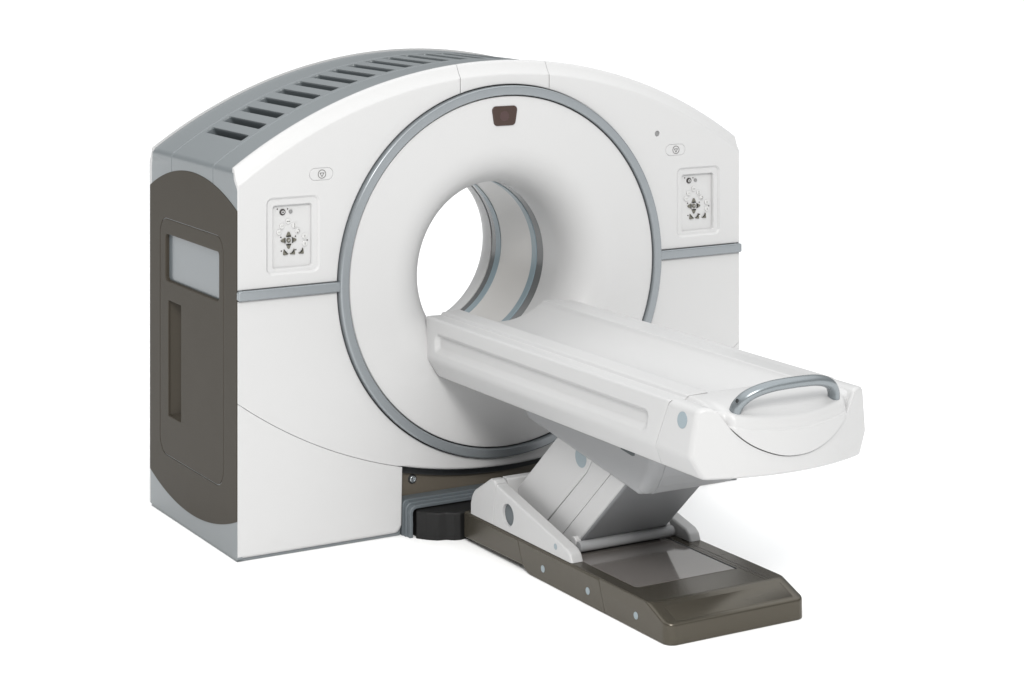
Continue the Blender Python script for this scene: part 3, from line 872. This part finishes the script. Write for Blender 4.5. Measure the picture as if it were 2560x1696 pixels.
lowv = sorted([v for v in lastv if v.co.z < .615], key=lambda v: v.co.x); upv = [v for v in lastv if v.co.z >= .615]
nl = len(upv); i0 = [i for i in range(nl) if upv[i].co.x < 0 and upv[i].co.z < .63]
if upv[0].co.x > upv[-1].co.x: upv = upv[::-1]
i = j = 0
while lowv[j+1].co.x < -.19:
    bm.faces.new((upv[0], lowv[j+1], lowv[j])); j += 1
while i < len(upv)-1 or j < len(lowv)-1:
    if j == len(lowv)-1 or (i < len(upv)-1 and (upv[i+1].co.x < lowv[j+1].co.x or lowv[j+1].co.x > .19)):
        bm.faces.new((upv[i], upv[i+1], lowv[j])); i += 1
    else:
        bm.faces.new((upv[i], lowv[j+1], lowv[j])); j += 1
cap_o = finish(bm, 'end_cap', M['table_white'], table, ang=42)
for s in (-1, 1):
    fr = (lambda a, b, d, s=s: (s*(d+.0048+(.766-b)*.137), a, b))
    prism('round_badge', circle(-1.693, .766, .0262, 36), .32, .3368, .0008, fr, M['disc'], cap_o, both=False, n=2)

# ---- lens shaped insert carrying the handle
bm = bmesh.new()
import bisect
def zb(x):
    x = abs(x)
    for (xa, za), (xb, zb_) in zip(ZB, ZB[1:]):
        if xa <= x <= xb: return za+(zb_-za)*(x-xa)/(xb-xa)
    return ZB[-1][1]
NX = 120; XM = .2775
cols = []
for i in range(NX+1):
    x = -XM+2*XM*i/NX
    rz = .726+.40*x*x; dr = .032+(.738-rz)
    yf_ = yfront(x)+.012-.0185*sstep(rz+.012, rz-.014, zb(x))
    prof = [(-1.598, .800), (-1.598, .8145), (-1.601, .8170), (-1.606, .8175)]
    for k in range(1, 15):
        t = k/14; y = -1.606+(yf_+.030+1.606)*t
        prof.append((y,   .8175-dr*(t**2.6)))
    zr = .8175-dr
    for k in range(1, 10):
        a = pi/2*k/9
        prof.append((yf_+.030-.0245*sin(a), zr-.036*(1-cos(a))))
    zr -= .036
    prof += [(yf_+.0052, zr-.003), (yf_+.0040, zr-.0055), (yf_+.0018, zr-.0068), (yf_+.0005, zr-.0085)]
    zr -= .0115
    prof.append((yf_, zr))
    bot = zb(x)+.0012
    for k in range(1, 9): prof.append((yf_, zr+(bot-zr)*k/8))
    prof += [(yf_+.0008, bot-.0004), (yf_+.012, bot-.0004)]
    lim = zb(x)-.006
    ed = .017*sstep(.256, .2775, abs(x))
    prof = [(y, max(min(z, .8175-ed), lim)) for y, z in prof]
    cols.append([bm.verts.new((x, y, z)) for y, z in prof])
for A, B in zip(cols, cols[1:]):
    for k in range(len(A)-1):
        try: bm.faces.new((A[k], A[k+1], B[k+1], B[k]))
        except ValueError: pass
ins = finish(bm, 'end_insert', M['table_white'], table, ang=55, normals=True, wn=False)

# ---- handle
key = [(-.1985, -1.772, .770), (-.198, -1.775, .785), (-.192, -1.783, .812), (-.170, -1.797, .839), (-.134, -1.811, .8575), (-.088, -1.822, .8685), (-.042, -1.828, .8725), (0, -1.8295, .8735)]
key = key+[(-x, y, z) for x, y, z in key[::-1][1:]]
def catmull(P, n=8):
    out = []
    for i in range(len(P)-1):
        p0, p1, p2, p3 = [Vector(P[max(0, min(len(P)-1, i+k))]) for k in (-1, 0, 1, 2)]
        for k in range(n):
            t = k/n
            out.append(.5*((2*p1)+(-p0+p2)*t+(2*p0-5*p1+4*p2-p3)*t*t+(-p0+3*p1-3*p2+p3)*t**3))
    out.append(Vector(P[-1])); return out
path = catmull(key)
L = len(path)
rads = []
for i in range(L):
    e = min(i, L-1-i)/L
    rads.append((.0178+.005*max(0, 1-e/.10), .0225))
bm = bmesh.new(); tube(bm, path, rads, 28)
hd = finish(bm, 'grab_handle', M['metal'], table, ang=60, label='curved satin grey grab handle')
# screw recess on the outer foot of the handle
for s in (-1,):
    bm = bmesh.new()
    nrm = Vector((s*.80, -.52, .30)).normalized(); c0 = Vector((s*.186, -1.787, .824))
    c = c0+nrm*.0226
    t1 = nrm.cross(Vector((0, 0, 1))).normalized(); t2 = t1.cross(nrm)
    rings = []
    for r_, h_ in ((.0072, .0), (.0066, .0016), (.0058, .0016), (.0052, -.002), (.0, -.0021)):
        rings.append([bm.verts.new(c+nrm*h_+t1*r_*cos(2*pi*k/20)+t2*r_*1.15*sin(2*pi*k/20)) for k in range(20)])
    for A, B in zip(rings, rings[1:]):
        for k in range(20):
            j = (k+1) % 20
            try: bm.faces.new((A[k], A[j], B[j], B[k])).material_index = 1 if B is rings[-1] or A is rings[2] else 0
            except ValueError: pass
    finish(bm, 'handle_screw', [M['metal'], M['gap']], hd, ang=40, wn=False)

# =================================================================== light
DOME0, DOME1, AMB, TOP, KEY = .3, .85, .20, 1.95, 1420
w = bpy.data.worlds.new('World'); scene.world = w; w.use_nodes = True
nt = w.node_tree; bg = nt.nodes['Background']
tc = nt.nodes.new('ShaderNodeTexCoord'); sp = nt.nodes.new('ShaderNodeSeparateXYZ')
nt.links.new(tc.outputs['Generated'], sp.inputs[0])
mr = nt.nodes.new('ShaderNodeMapRange'); mr.interpolation_type = 'SMOOTHSTEP'
mr.inputs[1].default_value = DOME0; mr.inputs[2].default_value = DOME1; mr.inputs[3].default_value = AMB; mr.inputs[4].default_value = TOP
nt.links.new(sp.outputs['Z'], mr.inputs[0]); nt.links.new(mr.outputs[0], bg.inputs[1])
bg.inputs[0].default_value = (.985, .995, 1, 1)
def area(name, loc, target, sx, sy, power, color=(1, 1, 1)):
    l = bpy.data.lights.new(name, 'AREA'); l.shape = 'RECTANGLE'; l.size = sx; l.size_y = sy; l.energy = power; l.color = color
    o = bpy.data.objects.new(name, l); col.objects.link(o); o.location = loc
    o.rotation_euler = (Vector(target)-Vector(loc)).to_track_quat('-Z', 'Y').to_euler()
    return o
area('key_softbox', (-5.6, -10.5, 8.4), (0, 0, .8), 3.4, 3.4, KEY, (1, .985, .965))

# =================================================================== camera
cam = bpy.data.cameras.new('camera'); co = bpy.data.objects.new('camera', cam); col.objects.link(co)
cam.sensor_width = 36; cam.lens = 36*5369.65/2560; cam.shift_y = -(848+225.58)/2560
co.location = (-4.2205, -7.2633, 2.3741); co.rotation_euler = (pi/2, 0, -.5293063)
cam.clip_end = 500; cam.clip_start = .1
scene.camera = co
scene.view_settings.view_transform = 'Standard'; scene.view_settings.look = 'None'; scene.view_settings.exposure = 0
scene.render.resolution_x = 1024; scene.render.resolution_y = 678
scene.cycles.max_bounces = 8; scene.cycles.diffuse_bounces = 5
